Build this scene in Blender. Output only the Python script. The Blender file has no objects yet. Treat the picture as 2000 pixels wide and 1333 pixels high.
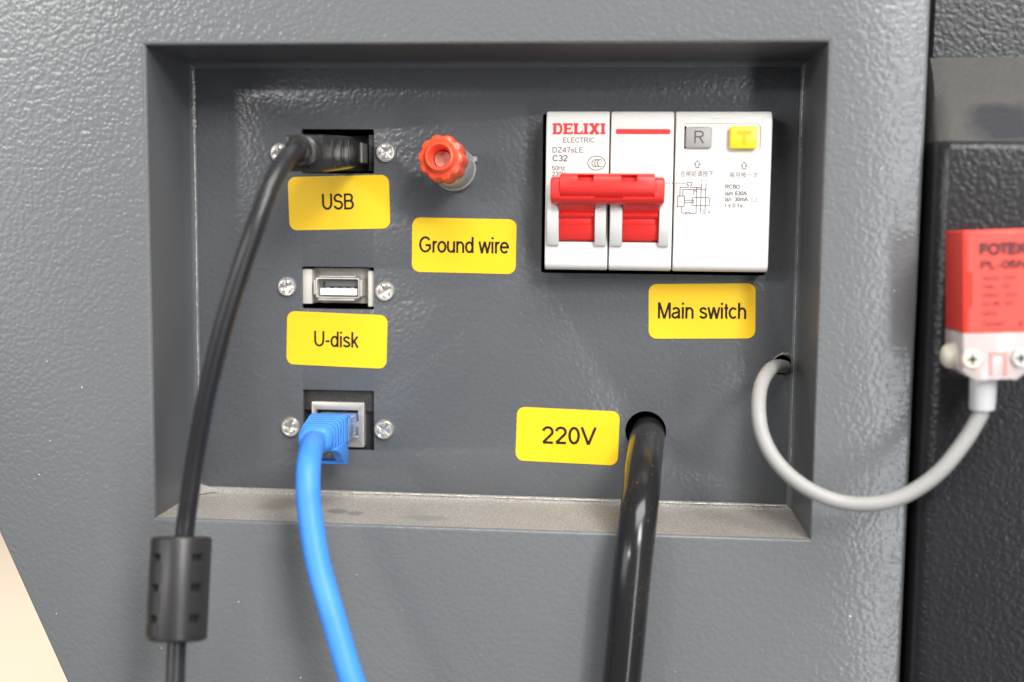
import bpy, bmesh, math, random
import numpy as np
from mathutils import Vector, Matrix
R = math.radians
random.seed(7)
sc = bpy.context.scene
COL = sc.collection

# ------------------------------------------------------------------ camera, world, lamps
MM = 0.001
CAM_LOC = (36.549, -297.978, 16.682)            # millimetres; x right, y into the panel, z up
CAM_ROT = (1.4718019997, -0.0098844101, 0.0907637624)
FPX = 2218.7036                                 # focal length in pixels of a 2000 px wide picture
cam = bpy.data.cameras.new('camera')
cam.sensor_width = 36.0
cam.lens = FPX / 2000 * 36.0
cam.clip_start = 0.01
cam.clip_end = 100
cam.dof.use_dof = True
cam.dof.focus_distance = 0.321
cam.dof.aperture_fstop = 6.0
camo = bpy.data.objects.new('camera', cam)
camo.location = [c * MM for c in CAM_LOC]
camo.rotation_euler = CAM_ROT
COL.objects.link(camo)
sc.camera = camo

world = bpy.data.worlds.new('World')
sc.world = world
world.use_nodes = True
bg = world.node_tree.nodes['Background']
bg.inputs[0].default_value = (1.0, 0.955, 0.92, 1)
bg.inputs[1].default_value = 0.10


def lamp(name, loc, target, power, sx, sy, col):
    l = bpy.data.lights.new(name, 'AREA')
    l.shape = 'RECTANGLE'
    l.size, l.size_y, l.energy, l.color = sx, sy, power, col
    o = bpy.data.objects.new(name, l)
    o.location = loc
    o.rotation_euler = (Vector(target) - Vector(loc)).to_track_quat('-Z', 'Y').to_euler()
    COL.objects.link(o)
    return o


lamp('window_light', (0.52, -1.00, 0.60), (0, 0.03, 0), 12.6, 0.34, 0.34, (1.0, 0.985, 0.965))
lamp('ceiling_panel', (0.40, -0.80, 1.25), (0.02, 0, 0), 33.0, 1.3, 0.7, (1.0, 0.98, 0.955))
lamp('far_tube', (-1.15, -2.0, 0.60), (0, 0, 0), 11.0, 0.42, 0.10, (1.0, 0.96, 0.93))
lamp('side_window', (0.85, -1.50, -0.14), (0, 0, 0), 12.5, 0.15, 1.6, (0.90, 0.95, 1.0))
lamp('left_wall_fill', (-1.75, -1.55, 0.25), (0, 0, 0), 15.0, 1.3, 1.0, (0.95, 0.98, 1.0))  # added fill lamp in place of a bright wall on the left
lamp('floor_fill', (-1.6, 2.2, 1.6), (-1.6, 2.3, -1.0), 105.0, 2.0, 2.0, (1.0, 0.95, 0.9))  # added lamp out of view, only to brighten the floor behind
sc.view_settings.view_transform = 'Standard'
sc.view_settings.look = 'None'
sc.view_settings.exposure = 0.0
sc.view_settings.gamma = 1.0
sc.cycles.max_bounces = 8

# ------------------------------------------------------------------ helpers
_M = np.array(Matrix.Identity(3))
cx_, sx_ = math.cos(CAM_ROT[0]), math.sin(CAM_ROT[0])
cy_, sy_ = math.cos(CAM_ROT[1]), math.sin(CAM_ROT[1])
cz_, sz_ = math.cos(CAM_ROT[2]), math.sin(CAM_ROT[2])
_M = (np.array([[cz_, -sz_, 0], [sz_, cz_, 0], [0, 0, 1]]) @ np.array([[cy_, 0, sy_], [0, 1, 0], [-sy_, 0, cy_]])
      @ np.array([[1, 0, 0], [0, cx_, -sx_], [0, sx_, cx_]]))
_C = np.array(CAM_LOC)


def at(px, py, y):
    """photo pixel -> point (mm) on the plane that lies y mm behind the cabinet face"""
    d = _M @ np.array([(px - 1000) / FPX, -(py - 666.5) / FPX, -1.0])
    return Vector(_C + (y - _C[1]) / d[1] * d)


def rect(l, t, r, b, y):
    mx, my = (l + r) / 2, (t + b) / 2
    return at(l, my, y).x, at(r, my, y).x, at(mx, b, y).z, at(mx, t, y).z


def tag(o, label=None, cat=None, group=None, kind=None):
    if label: o['label'] = label
    if cat: o['category'] = cat
    if group: o['group'] = group
    if kind: o['kind'] = kind
    return o


def thing(name, loc, label, cat, group=None, rot=(0, 0, 0)):
    o = bpy.data.objects.new(name, None)
    o.empty_display_size = 0.005
    o.location = [c * MM for c in loc]
    o.rotation_euler = rot
    COL.objects.link(o)
    o['org'] = list(loc)
    return tag(o, label, cat, group)


def rr(x0, x1, z0, z1, r, n=5):
    """rounded rectangle outline, counter clockwise"""
    pts = []
    for cx, cz, a in ((x1 - r, z1 - r, 0), (x0 + r, z1 - r, 90), (x0 + r, z0 + r, 180), (x1 - r, z0 + r, 270)):
        for i in range(n + 1):
            t = R(a + 90 * i / n)
            pts.append((cx + r * math.cos(t), cz + r * math.sin(t)))
    return pts


def circ(cx, cz, r, n=40):
    return [(cx + r * math.cos(2 * math.pi * i / n), cz + r * math.sin(2 * math.pi * i / n)) for i in range(n)]


class MB:
    """collects shapes in millimetres and links them as ONE mesh object"""
    def __init__(self):
        self.bm = bmesh.new()

    def face(self, pts):
        return self.bm.faces.new([self.bm.verts.new(p) for p in pts])

    def loft(self, loops, cap0=True, cap1=True, closed=True):
        rows = [[self.bm.verts.new(p) for p in l] for l in loops]
        n = len(rows[0])
        for a, b in zip(rows, rows[1:]):
            for i in range(n if closed else n - 1):
                j = (i + 1) % n
                self.bm.faces.new((a[i], a[j], b[j], b[i]))
        if cap0: self.bm.faces.new(rows[0][::-1])
        if cap1: self.bm.faces.new(rows[-1])
        return self

    def prism(self, poly, y0, y1):
        """outline in x,z pushed from y0 to y1"""
        return self.loft([[(x, y0, z) for x, z in poly], [(x, y1, z) for x, z in poly]])

    def prismx(self, poly, x0, x1):
        """outline in y,z pushed from x0 to x1"""
        return self.loft([[(x0, y, z) for y, z in poly], [(x1, y, z) for y, z in poly]])

    def box(self, x0, x1, y0, y1, z0, z1):
        return self.prism([(x0, z0), (x1, z0), (x1, z1), (x0, z1)], y0, y1)

    def lathe(self, prof, o=(0, 0, 0), n=40, lobes=0, amp=0.0, power=1):
        """profile (radius, y) turned about the y axis"""
        loops = []
        for r, y in prof:
            l = []
            for i in range(n):
                t = 2 * math.pi * i / n
                k = 1 + (amp * (0.5 + 0.5 * math.cos(lobes * t)) ** power if lobes else 0) * (1 if r > 4.2 else 0)
                l.append((o[0] + r * k * math.cos(t), o[1] + y, o[2] + r * k * math.sin(t)))
            loops.append(l)
        return self.loft(loops)

    def tube(self, pts, rad, n=20, res=8, cap=True):
        P = spline(pts, res)
        k = len(P)
        rads = rad if isinstance(rad, (list, tuple)) else None
        t0 = (P[1] - P[0]).normalized()
        nrm = t0.cross(Vector((0.3, 0.5, 0.8))).normalized()
        loops = []
        for i, p in enumerate(P):
            t = (P[min(i + 1, k - 1)] - P[max(i - 1, 0)]).normalized()
            nrm = (nrm - t * nrm.dot(t)).normalized()
            b = t.cross(nrm)
            r = rad if rads is None else rads[0] + (rads[1] - rads[0]) * i / (k - 1)
            loops.append([tuple(p + (nrm * math.cos(2 * math.pi * j / n) + b * math.sin(2 * math.pi * j / n)) * r) for j in range(n)])
        return self.loft(loops, cap, cap)

    def build(self, name, m, parent=None, bevel=0.0, seg=2, angle=35, smooth=True, cut=None):
        bm = self.bm
        bmesh.ops.recalc_face_normals(bm, faces=bm.faces[:])
        if bevel:
            ed = [e for e in bm.edges if len(e.link_faces) == 2 and e.calc_face_angle(0) > R(angle)]
            bmesh.ops.bevel(bm, geom=ed, offset=bevel, offset_type='OFFSET', segments=seg, profile=0.5, affect='EDGES', clamp_overlap=True)
        org = Vector((0, 0, 0))
        if parent is not None:
            if 'org' in parent: org = Vector(parent['org'])
        if parent is not None and parent.get('local'): off = Vector((0, 0, 0))
        else: off = org
        for v in bm.verts: v.co = (v.co - off) * MM
        me = bpy.data.meshes.new(name)
        bm.to_mesh(me)
        bm.free()
        o = bpy.data.objects.new(name, me)
        COL.objects.link(o)
        if cut:
            c = bpy.data.objects.new('cutter', None)
            cb = cut.bm
            bmesh.ops.recalc_face_normals(cb, faces=cb.faces[:])
            for v in cb.verts: v.co = (v.co - off) * MM
            cm = bpy.data.meshes.new('cutter')
            cb.to_mesh(cm); cb.free()
            bpy.data.objects.remove(c)
            c = bpy.data.objects.new('cutter', cm)
            COL.objects.link(c)
            md = o.modifiers.new('b', 'BOOLEAN')
            md.operation, md.object, md.solver = 'DIFFERENCE', c, 'EXACT'
            dg = bpy.context.evaluated_depsgraph_get()
            dg.update()
            new = bpy.data.meshes.new_from_object(o.evaluated_get(dg))
            o.modifiers.clear()
            o.data = new
            new.name = name
            bpy.data.objects.remove(c)
            me = new
        me.materials.clear()
        me.materials.append(m)
        if smooth:
            me.polygons.foreach_set('use_smooth', [True] * len(me.polygons))
            me.set_sharp_from_angle(angle=R(40))
        if parent is not None:
            o.parent = parent
            o['org'] = list(org)
            if parent.get('local'): o['local'] = 1
        else:
            o['org'] = [0, 0, 0]
        return o


def spline(pts, res=8):
    P = [Vector(p) for p in pts]
    if len(P) < 3: return P
    P = [P[0] * 2 - P[1]] + P + [P[-1] * 2 - P[-2]]
    out = []
    for i in range(1, len(P) - 2):
        a, b, c, d = P[i - 1:i + 3]
        for k in range(res):
            t = k / res
            out.append(0.5 * ((2 * b) + (c - a) * t + (2 * a - 5 * b + 4 * c - d) * t * t + (3 * b - a - 3 * c + d) * t ** 3))
    out.append(P[-2])
    return out


def plate(mb, outer, holes, y0, y1, back=True):
    """flat sheet with openings: outline and openings in x,z"""
    bm = mb.bm
    allv, alle = [], []
    loops = []
    for l in [outer] + holes:
        vs = [bm.verts.new((x, y0, z)) for x, z in l]
        es = [bm.edges.new((vs[i], vs[(i + 1) % len(vs)])) for i in range(len(vs))]
        alle += es
        loops.append(vs)
    g = bmesh.ops.triangle_fill(bm, use_beauty=True, use_dissolve=False, edges=alle)
    for vs in loops:
        ws = [bm.verts.new((v.co.x, y1, v.co.z)) for v in vs]
        n = len(vs)
        for i in range(n):
            j = (i + 1) % n
            bm.faces.new((vs[i], vs[j], ws[j], ws[i]))
    return mb


# ------------------------------------------------------------------ materials
def mat(name, col, rough=0.5, metal=0.0, spec=0.5, bump=None, grain=None, dust=None, specks=None, trans=0.0, coat=0.0, sss=0.0, rvar=0.0, ior=1.45, wipe_shade=None):
    m = bpy.data.materials.new(name)
    m.use_nodes = True
    nt = m.node_tree
    N, L = nt.nodes, nt.links
    b = N['Principled BSDF']
    b.inputs['Roughness'].default_value = rough
    b.inputs['Metallic'].default_value = metal
    b.inputs['Specular IOR Level'].default_value = spec
    b.inputs['Transmission Weight'].default_value = trans
    b.inputs['Coat Weight'].default_value = coat
    b.inputs['IOR'].default_value = ior
    if sss:
        b.inputs['Subsurface Weight'].default_value = sss
        b.inputs['Subsurface Radius'].default_value = (1, .6, .5)
        b.inputs['Subsurface Scale'].default_value = 0.001
    tc = N.new('ShaderNodeTexCoord')
    co = tc.outputs['Object']
    rgb = N.new('ShaderNodeRGB')
    rgb.outputs[0].default_value = (*col, 1)
    out = rgb.outputs[0]

    def noise(scale, det=2, rough_=0.5, loc=None):
        n = N.new('ShaderNodeTexNoise')
        n.inputs['Scale'].default_value = scale
        n.inputs['Detail'].default_value = det
        n.inputs['Roughness'].default_value = rough_
        L.new(co, n.inputs['Vector'])
        return n.outputs['Fac']

    def pebble(scale):                           # rounded orange peel bumps
        v = N.new('ShaderNodeTexVoronoi')
        v.feature = 'SMOOTH_F1'
        v.inputs['Scale'].default_value = scale
        v.inputs['Smoothness'].default_value = 1.0
        w = N.new('ShaderNodeTexNoise')
        w.inputs['Scale'].default_value = scale * .45
        w.inputs['Detail'].default_value = 0
        L.new(co, w.inputs['Vector'])
        a = N.new('ShaderNodeVectorMath')
        a.operation = 'SCALE'
        a.inputs['Scale'].default_value = .9 / scale
        L.new(w.outputs['Color'], a.inputs[0])
        b_ = N.new('ShaderNodeVectorMath')
        L.new(co, b_.inputs[0])
        L.new(a.outputs[0], b_.inputs[1])
        L.new(b_.outputs[0], v.inputs['Vector'])
        return math_('MULTIPLY', v.outputs['Distance'], -1.0)

    def ramp(f, a, b_):
        r = N.new('ShaderNodeMapRange')
        r.inputs['From Min'].default_value = a
        r.inputs['From Max'].default_value = b_
        L.new(f, r.inputs['Value'])
        return r.outputs[0]

    def mix(f, a, b_):
        x = N.new('ShaderNodeMix')
        x.data_type = 'RGBA'
        if isinstance(f, float): x.inputs[0].default_value = f
        else: L.new(f, x.inputs[0])
        L.new(a, x.inputs[6])
        if isinstance(b_, tuple): x.inputs[7].default_value = (*b_, 1)
        else: L.new(b_, x.inputs[7])
        return x.outputs[2]

    def math_(op, a, b_):
        x = N.new('ShaderNodeMath')
        x.operation = op
        for i, v in enumerate((a, b_)):
            if isinstance(v, (int, float)): x.inputs[i].default_value = v
            else: L.new(v, x.inputs[i])
        return x.outputs[0]
    if grain:                                    # (scale, amount, colour)
        for s, am, c in grain:
            out = mix(math_('MULTIPLY', ramp(noise(s, 4, .6), .4, .7), am), out, c)
    if dust:                                     # (patch scale, fine scale, threshold, colour, amount)
        ps, fs, th, c, am = dust
        f = math_('MULTIPLY', ramp(noise(ps, 3), th - .12, th + .12), ramp(noise(fs, 2), .52, .66))
        out = mix(math_('MULTIPLY', f, am), out, c)
    if specks:                                   # (cells per metre, radius share, colour)
        for s, rr_, c in specks:
            v = N.new('ShaderNodeTexVoronoi')
            v.inputs['Scale'].default_value = s
            L.new(co, v.inputs['Vector'])
            sep = N.new('ShaderNodeSeparateColor')
            L.new(v.outputs['Color'], sep.inputs[0])
            lim = math_('MULTIPLY', sep.outputs[0], rr_)
            f = math_('LESS_THAN', v.outputs['Distance'], lim)
            f = math_('MULTIPLY', f, math_('GREATER_THAN', sep.outputs[1], .45))
            out = mix(math_('MULTIPLY', f, .8), out, c)
    for cen_, rad_, c in (wipe_shade or []):                                    # soft patches: wiped dust, smudges and a painted shadow
        mp = N.new('ShaderNodeVectorMath')
        mp.operation = 'SUBTRACT'
        L.new(co, mp.inputs[0])
        mp.inputs[1].default_value = cen_
        dv = N.new('ShaderNodeVectorMath')
        dv.operation = 'DIVIDE'
        L.new(mp.outputs[0], dv.inputs[0])
        dv.inputs[1].default_value = rad_
        ln = N.new('ShaderNodeVectorMath')
        ln.operation = 'LENGTH'
        L.new(dv.outputs[0], ln.inputs[0])
        f = math_('ADD', ln.outputs['Value'], math_('MULTIPLY', math_('SUBTRACT', noise(170, 3), .5), 1.1))
        out = mix(ramp(f, 1.25, .75), out, c)
    L.new(out, b.inputs['Base Color'])
    if rvar:
        f = noise(60, 3)
        L.new(math_('ADD', math_('MULTIPLY', math_('SUBTRACT', f, .5), rvar), rough), b.inputs['Roughness'])
    if bump:                                     # list of (scale, height in mm, detail)
        prev = None
        for s, h, d in bump:
            bn = N.new('ShaderNodeBump')
            bn.inputs['Strength'].default_value = 1.0
            bn.inputs['Distance'].default_value = h * MM
            L.new(pebble(s) if d == 'v' else noise(s, d), bn.inputs['Height'])
            if prev: L.new(prev, bn.inputs['Normal'])
            prev = bn.outputs[0]
        L.new(prev, b.inputs['Normal'])
    return m


DUSTC = (.42, .38, .33)
WSP = [(230, .055, (.72, .72, .71)), (520, .07, (.36, .355, .34))]
M = dict(
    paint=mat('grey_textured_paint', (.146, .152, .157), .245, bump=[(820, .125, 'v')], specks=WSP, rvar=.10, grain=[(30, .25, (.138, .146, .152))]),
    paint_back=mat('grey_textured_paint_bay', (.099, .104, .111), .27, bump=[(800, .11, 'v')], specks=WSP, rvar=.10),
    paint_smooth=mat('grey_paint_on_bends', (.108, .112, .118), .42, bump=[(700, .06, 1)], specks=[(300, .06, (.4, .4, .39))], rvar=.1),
    black_paint=mat('black_textured_paint', (.016, .016, .0175), .34, bump=[(850, .15, 'v')], specks=[(140, .035, (.3, .3, .3))], rvar=.1),
    shade_black=mat('painted_inside_shade', (.006, .006, .006), .9, spec=.1),  # near-black colour standing in for shade in openings, gaps and slots
    bare=mat('chipped_bare_edge', (.62, .60, .56), .5, metal=.3, bump=[(3000, .05, 2)], grain=[(900, .8, (.12, .12, .12))]),
    yellow=mat('yellow_vinyl', (.90, .545, .010), .42, bump=[(500, .012, 2)], grain=[(60, .10, (.80, .52, .01)), (1800, .10, (.95, .70, .08))]),
    ink=mat('black_ink', (.013, .011, .013), .6, spec=.25),
    chrome=mat('bright_nickel', (.86, .82, .77), .30, metal=.85, bump=[(900, .03, 1)], rvar=.12),
    tin=mat('tinned_steel', (.62, .59, .55), .36, metal=.75, bump=[(500, .02, 2)], rvar=.2),
    collar=mat('dull_zinc', (.52, .52, .51), .42, metal=.45, grain=[(1200, .6, (.30, .29, .28))], bump=[(1500, .05, 2)]),
    copper=mat('brass_pin', (.55, .30, .24), .5, metal=.4, grain=[(1500, .5, (.42, .16, .12))]),
    beige=mat('beige_plastic', (.60, .57, .51), .5, grain=[(300, .2, (.48, .45, .40))], bump=[(2500, .01, 1)]),
    beige_in=mat('beige_plastic_darker', (.36, .34, .31), .6, grain=[(400, .4, (.26, .245, .22))]),  # darker beige for the recessed housing
    tongue=mat('white_nylon', (.86, .86, .85), .4),
    contact=mat('grey_contact_block', (.17, .175, .18), .4, metal=.3),
    black=mat('black_plastic', (.018, .018, .019), .42, dust=(120, 2600, .5, DUSTC, .12), bump=[(2200, .015, 1)]),
    foam=mat('black_dusty_plastic', (.016, .0155, .015), .6, grain=[(2600, .5, (.12, .105, .09))], bump=[(2600, .06, 2)]),
    usbplug=mat('black_plug_moulding', (.020, .019, .019), .26, dust=(90, 3200, .55, DUSTC, .14), bump=[(1800, .012, 1)]),
    jacket=mat('black_cable_jacket', (.022, .022, .024), .30, bump=[(900, .02, 1)], dust=(60, 3200, .6, DUSTC, .08)),
    power=mat('black_glossy_rubber', (.016, .016, .0165), .185, dust=(45, 3000, .60, (.40, .36, .30), .16), specks=[(700, .10, (.30, .28, .25))], bump=[(90, .10, 1), (2500, .006, 1)], rvar=.12),
    ferrite=mat('black_matt_moulding', (.026, .025, .025), .36, bump=[(2000, .02, 1)]),
    blue=mat('blue_pvc', (.042, .245, .76), .50, bump=[(1200, .02, 1)], sss=.15, grain=[(90, .3, (.08, .33, .86)), (2200, .10, (.25, .45, .88))]),
    clear=mat('clear_plug_plastic', (.50, .66, .95), .18, trans=.7, bump=[(900, .08, 1)], ior=1.3),
    red_knob=mat('orange_red_plastic', (.85, .082, .034), .27, sss=.1, bump=[(900, .03, 1)], grain=[(500, .12, (.74, .14, .08))]),
    red=mat('red_plastic', (.80, .034, .030), .42, bump=[(1500, .012, 1)], grain=[(1000, .12, (.78, .06, .05))]),
    white=mat('ivory_plastic', (.70, .675, .64), .42, bump=[(1600, .008, 1)], grain=[(70, .12, (.665, .638, .60))]),
    white_side=mat('pale_grey_plastic', (.69, .68, .66), .45, bump=[(1600, .01, 1)]),
    grey_btn=mat('grey_button', (.36, .345, .325), .45),
    yellow_btn=mat('yellow_button', (.95, .66, .03), .4, sss=.1),
    yellow_dark=mat('yellow_button_mark', (.90, .50, .012), .45),
    grey_ink=mat('grey_print', (.075, .062, .068), .5),
    dark_ink=mat('dark_grey_print', (.09, .07, .078), .5),
    pale_ink=mat('pale_grey_print', (.15, .125, .13), .5),
    red_ink=mat('red_print', (.80, .035, .035), .45),
    seamline=mat('moulding_seam', (.58, .55, .52), .5),
    grey_pvc=mat('grey_cable_pvc', (.33, .323, .31), .5, bump=[(1200, .02, 1)], grain=[(120, .25, (.25, .24, .22)), (2600, .2, (.36, .345, .32))]),
    sleeve=mat('white_grey_rubber', (.60, .60, .60), .5, bump=[(1600, .02, 1)]),
    sred=mat('red_sensor_plastic', (.85, .045, .028), .38, sss=.1, bump=[(700, .02, 1)]),
    sred_face=mat('faded_red_label', (.80, .068, .048), .45),
    sred_ink=mat('faded_black_ink', (.10, .016, .015), .5),
    sclear=mat('clear_polycarbonate', (.99, .87, .855), .16, trans=.55, bump=[(260, .10, 2)], ior=1.35),
    ivory=mat('ivory_nylon', (.68, .64, .52), .4, sss=.1),
    floor=mat('cream_floor_paint', (.80, .69, .54), .5, grain=[(1.3, .4, (.84, .73, .62))]),
)

# ------------------------------------------------------------------ lettering built from pen strokes
W_ST = .155


def A(cx, cz, rx, rz, a0, a1):
    n = max(4, int(abs(a1 - a0) / 14))
    return [(cx + rx * math.cos(R(a0 + (a1 - a0) * i / n)), cz + rz * math.sin(R(a0 + (a1 - a0) * i / n))) for i in range(n + 1)]


h, l_ = .935, .065
GL = {
    'U': (1.0, [[(.14, 1)] + A(.5, .40, .36, .335, 180, 360) + [(.86, 1)]]),
    'S': (.93, [A(.47, .71, .30, .225, 8, 225) + A(.475, .295, .335, .23, 58, -168)]),
    'B': (.93, [[(.14, 0), (.14, 1)], [(.14, h)] + A(.52, .735, .25, .2, 90, -90) + [(.14, .535)], [(.5, .535)] + A(.55, .30, .28, .235, 90, -90) + [(.14, l_)]]),
    '-': (.47, [[(.05, .36), (.41, .36)]]),
    'd': (.78, [A(.37, .3625, .27, .30, 0, 360), [(.65, 0), (.65, 1)]]),
    'i': (.31, [[(.155, 0), (.155, .725)], [(.155, .86), (.155, 1)]]),
    's': (.70, [A(.34, .52, .215, .14, 8, 222) + A(.345, .205, .25, .14, 58, -168)]),
    'k': (.70, [[(.14, 0), (.14, 1)], [(.61, .725), (.14, .27)], [(.30, .42), (.64, 0)]]),
    'G': (1.09, [A(.54, .5, .44, .435, 38, 318) + [(.93, .25), (.93, .46), (.56, .46)]]),
    'r': (.46, [[(.14, 0), (.14, .725)], A(.37, .43, .22, .23, 178, 72)]),
    'o': (.777, [A(.39, .3625, .30, .30, 0, 360)]),
    'u': (.777, [[(.13, .725)] + A(.385, .31, .255, .245, 180, 350), [(.645, 0), (.645, .725)]]),
    'n': (.777, [[(.14, 0), (.14, .725)], A(.39, .41, .25, .25, 175, 0) + [(.64, 0)]]),
    'w': (1.0, [[(.05, .725), (.27, .0), (.5, .725), (.73, .0), (.95, .725)]]),
    'e': (.777, [[(.10, .38), (.69, .38)] + A(.39, .3625, .30, .30, 4, 322)]),
    'M': (1.16, [[(.14, 0), (.14, 1)], [(.17, 1), (.58, 0), (.99, 1)], [(1.02, 1), (1.02, 0)]]),
    'a': (.777, [A(.37, .50, .25, .16, 160, 0) + [(.62, .15), (.67, 0)], [(.62, .43)] + A(.30, .205, .215, .145, 80, 280) + [(.48, .09), (.62, .24)]]),
    't': (.39, [[(.19, .92), (.19, .17)] + A(.29, .165, .10, .1, 190, 285), [(.03, .67), (.36, .67)]]),
    'c': (.70, [A(.37, .3625, .29, .30, 42, 318)]),
    'h': (.777, [[(.14, 0), (.14, 1)], A(.39, .41, .25, .25, 175, 0) + [(.64, 0)]]),
    'V': (.93, [[(.06, 1), (.465, 0), (.87, 1)]]),
    '2': (.777, [A(.38, .69, .275, .245, 172, -32) + [(.10, l_), (.70, l_)]]),
    '0': (.777, [A(.39, .5, .27, .435, 0, 360)]),
    'E': (.93, [[(.80, h), (.15, h), (.15, l_), (.82, l_)], [(.15, .52), (.75, .52)]]),
    'L': (.777, [[(.14, 1), (.14, l_), (.70, l_)]]),
    'C': (1.0, [A(.52, .5, .41, .435, 38, 322)]),
    'T': (.85, [[(.03, h), (.82, h)], [(.425, 0), (.425, h)]]),
    'R': (1.0, [[(.14, 0), (.14, 1)], [(.14, h)] + A(.56, .72, .28, .215, 90, -90) + [(.14, .505)], [(.52, .505), (.88, 0)]]),
    'I': (.39, [[(.195, 0), (.195, 1)]]),
    'D': (1.0, [[(.14, 0), (.14, h)] + A(.44, .5, .43, .435, 90, -90) + [(.14, l_)]]),
    'Z': (.85, [[(.07, h), (.76, h), (.07, l_), (.81, l_)]]),
    '4': (.777, [[(.55, 0), (.55, .93), (.06, .28), (.74, .28)]]),
    '7': (.777, [[(.07, h), (.68, h), (.28, 0)]]),
    '3': (.777, [A(.37, .715, .24, .22, 160, -90) + A(.37, .28, .29, .215, 90, -162)]),
    'H': (1.0, [[(.14, 0), (.14, 1)], [(.86, 0), (.86, 1)], [(.14, .52), (.86, .52)]]),
    'z': (.70, [[(.06, .66), (.58, .66), (.07, l_), (.64, l_)]]),
    '5': (.777, [[(.66, h), (.2, h), (.13, .50)] + A(.37, .32, .285, .255, 140, -162)]),
    '6': (.777, [A(.39, .30, .275, .235, 0, 360), A(.46, .44, .345, .495, 62, 185)]),
    'A': (.93, [[(.04, 0), (.465, 1), (.89, 0)], [(.2, .33), (.73, .33)]]),
    'm': (1.16, [[(.14, 0), (.14, .725)], A(.36, .43, .22, .23, 175, 0) + [(.58, 0)], A(.80, .43, .22, .23, 178, 0) + [(1.02, 0)]]),
    'O': (1.09, [A(.55, .5, .46, .435, 0, 360)]),
    'F': (.85, [[(.15, 0), (.15, h), (.80, h)], [(.15, .5), (.70, .5)]]),
    'K': (.93, [[(.14, 0), (.14, 1)], [(.84, 1), (.14, .34)], [(.38, .57), (.88, 0)]]),
    'P': (.93, [[(.14, 0), (.14, 1)], [(.14, h)] + A(.55, .71, .28, .225, 90, -90) + [(.14, .485)]]),
    'N': (1.0, [[(.14, 0), (.14, 1)], [(.17, 1), (.83, 0)], [(.86, 0), (.86, 1)]]),
    'p': (.777, [A(.41, .3625, .27, .30, 0, 360), [(.14, -.26), (.14, .725)]]),
    '.': (.39, [[(.19, 0), (.19, .13)]]),
    '1': (.777, [[(.14, .74), (.40, .95), (.40, 0)]]),
    '\u0394': (.74, [[(.08, l_), (.37, .80), (.66, l_), (.06, l_)]]),
    '\u2264': (.8, [[(.68, .80), (.12, .52), (.68, .26)], [(.10, .06), (.68, .06)]]),
    ' ': (.39, []),
}
SL = {  # heavy slab letters; third value is the pen width
    'D': (1.02, [([(.24, 0), (.24, 1)], .25), ([(.02, .92), (.55, .92)], .16), ([(.02, .08), (.55, .08)], .16), ([(.5, .92)] + A(.58, .5, .28, .42, 85, -85) + [(.5, .08)], .2)]),
    'E': (.98, [([(.24, 0), (.24, 1)], .25), ([(.02, .92), (.86, .92)], .16), ([(.02, .08), (.88, .08)], .16), ([(.3, .52), (.72, .52)], .14), ([(.84, 1), (.84, .72)], .12), ([(.86, 0), (.86, .28)], .12), ([(.70, .64), (.70, .4)], .1)]),
    'L': (.92, [([(.24, 0), (.24, 1)], .25), ([(.02, .92), (.48, .92)], .16), ([(.02, .08), (.84, .08)], .16), ([(.82, 0), (.82, .34)], .13)]),
    'I': (.56, [([(.26, 0), (.26, 1)], .25), ([(.02, .92), (.50, .92)], .16), ([(.02, .08), (.50, .08)], .16)]),
    'X': (1.06, [([(.18, 1), (.84, 0)], .24), ([(.84, 1), (.18, 0)], .24), ([(.02, .92), (.42, .92)], .16), ([(.60, .92), (1.0, .92)], .16), ([(.02, .08), (.42, .08)], .16), ([(.60, .08), (1.0, .08)], .16)]),
}


def ribbon(mb, pts, w, fn):
    """flat pen stroke of width w along pts; fn maps (u, v) to space"""
    closed = len(pts) > 3 and math.hypot(pts[0][0] - pts[-1][0], pts[0][1] - pts[-1][1]) < 1e-6
    P = [Vector((p[0], p[1])) for p in pts]
    if closed: P = P[:-1]
    n = len(P)
    a, b = [], []
    for i in range(n):
        if closed: p0, p1 = P[i - 1], P[(i + 1) % n]
        else: p0, p1 = P[max(i - 1, 0)], P[min(i + 1, n - 1)]
        d0 = (P[i] - p0).normalized() if (P[i] - p0).length > 1e-9 else (p1 - P[i]).normalized()
        d1 = (p1 - P[i]).normalized() if (p1 - P[i]).length > 1e-9 else d0
        n0, n1 = Vector((-d0.y, d0.x)), Vector((-d1.y, d1.x))
        mt = n0 + n1
        if mt.length < 1e-6: mt = n0
        mt.normalize()
        k = min(1 / max(mt.dot(n0), .2), 1.9)
        a.append(P[i] + mt * w / 2 * k)
        b.append(P[i] - mt * w / 2 * k)
    va = [mb.bm.verts.new(fn(*p)) for p in a]
    vb = [mb.bm.verts.new(fn(*p)) for p in b]
    for i in range(n if closed else n - 1):
        j = (i + 1) % n
        mb.bm.faces.new((va[i], vb[i], vb[j], va[j]))


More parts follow.
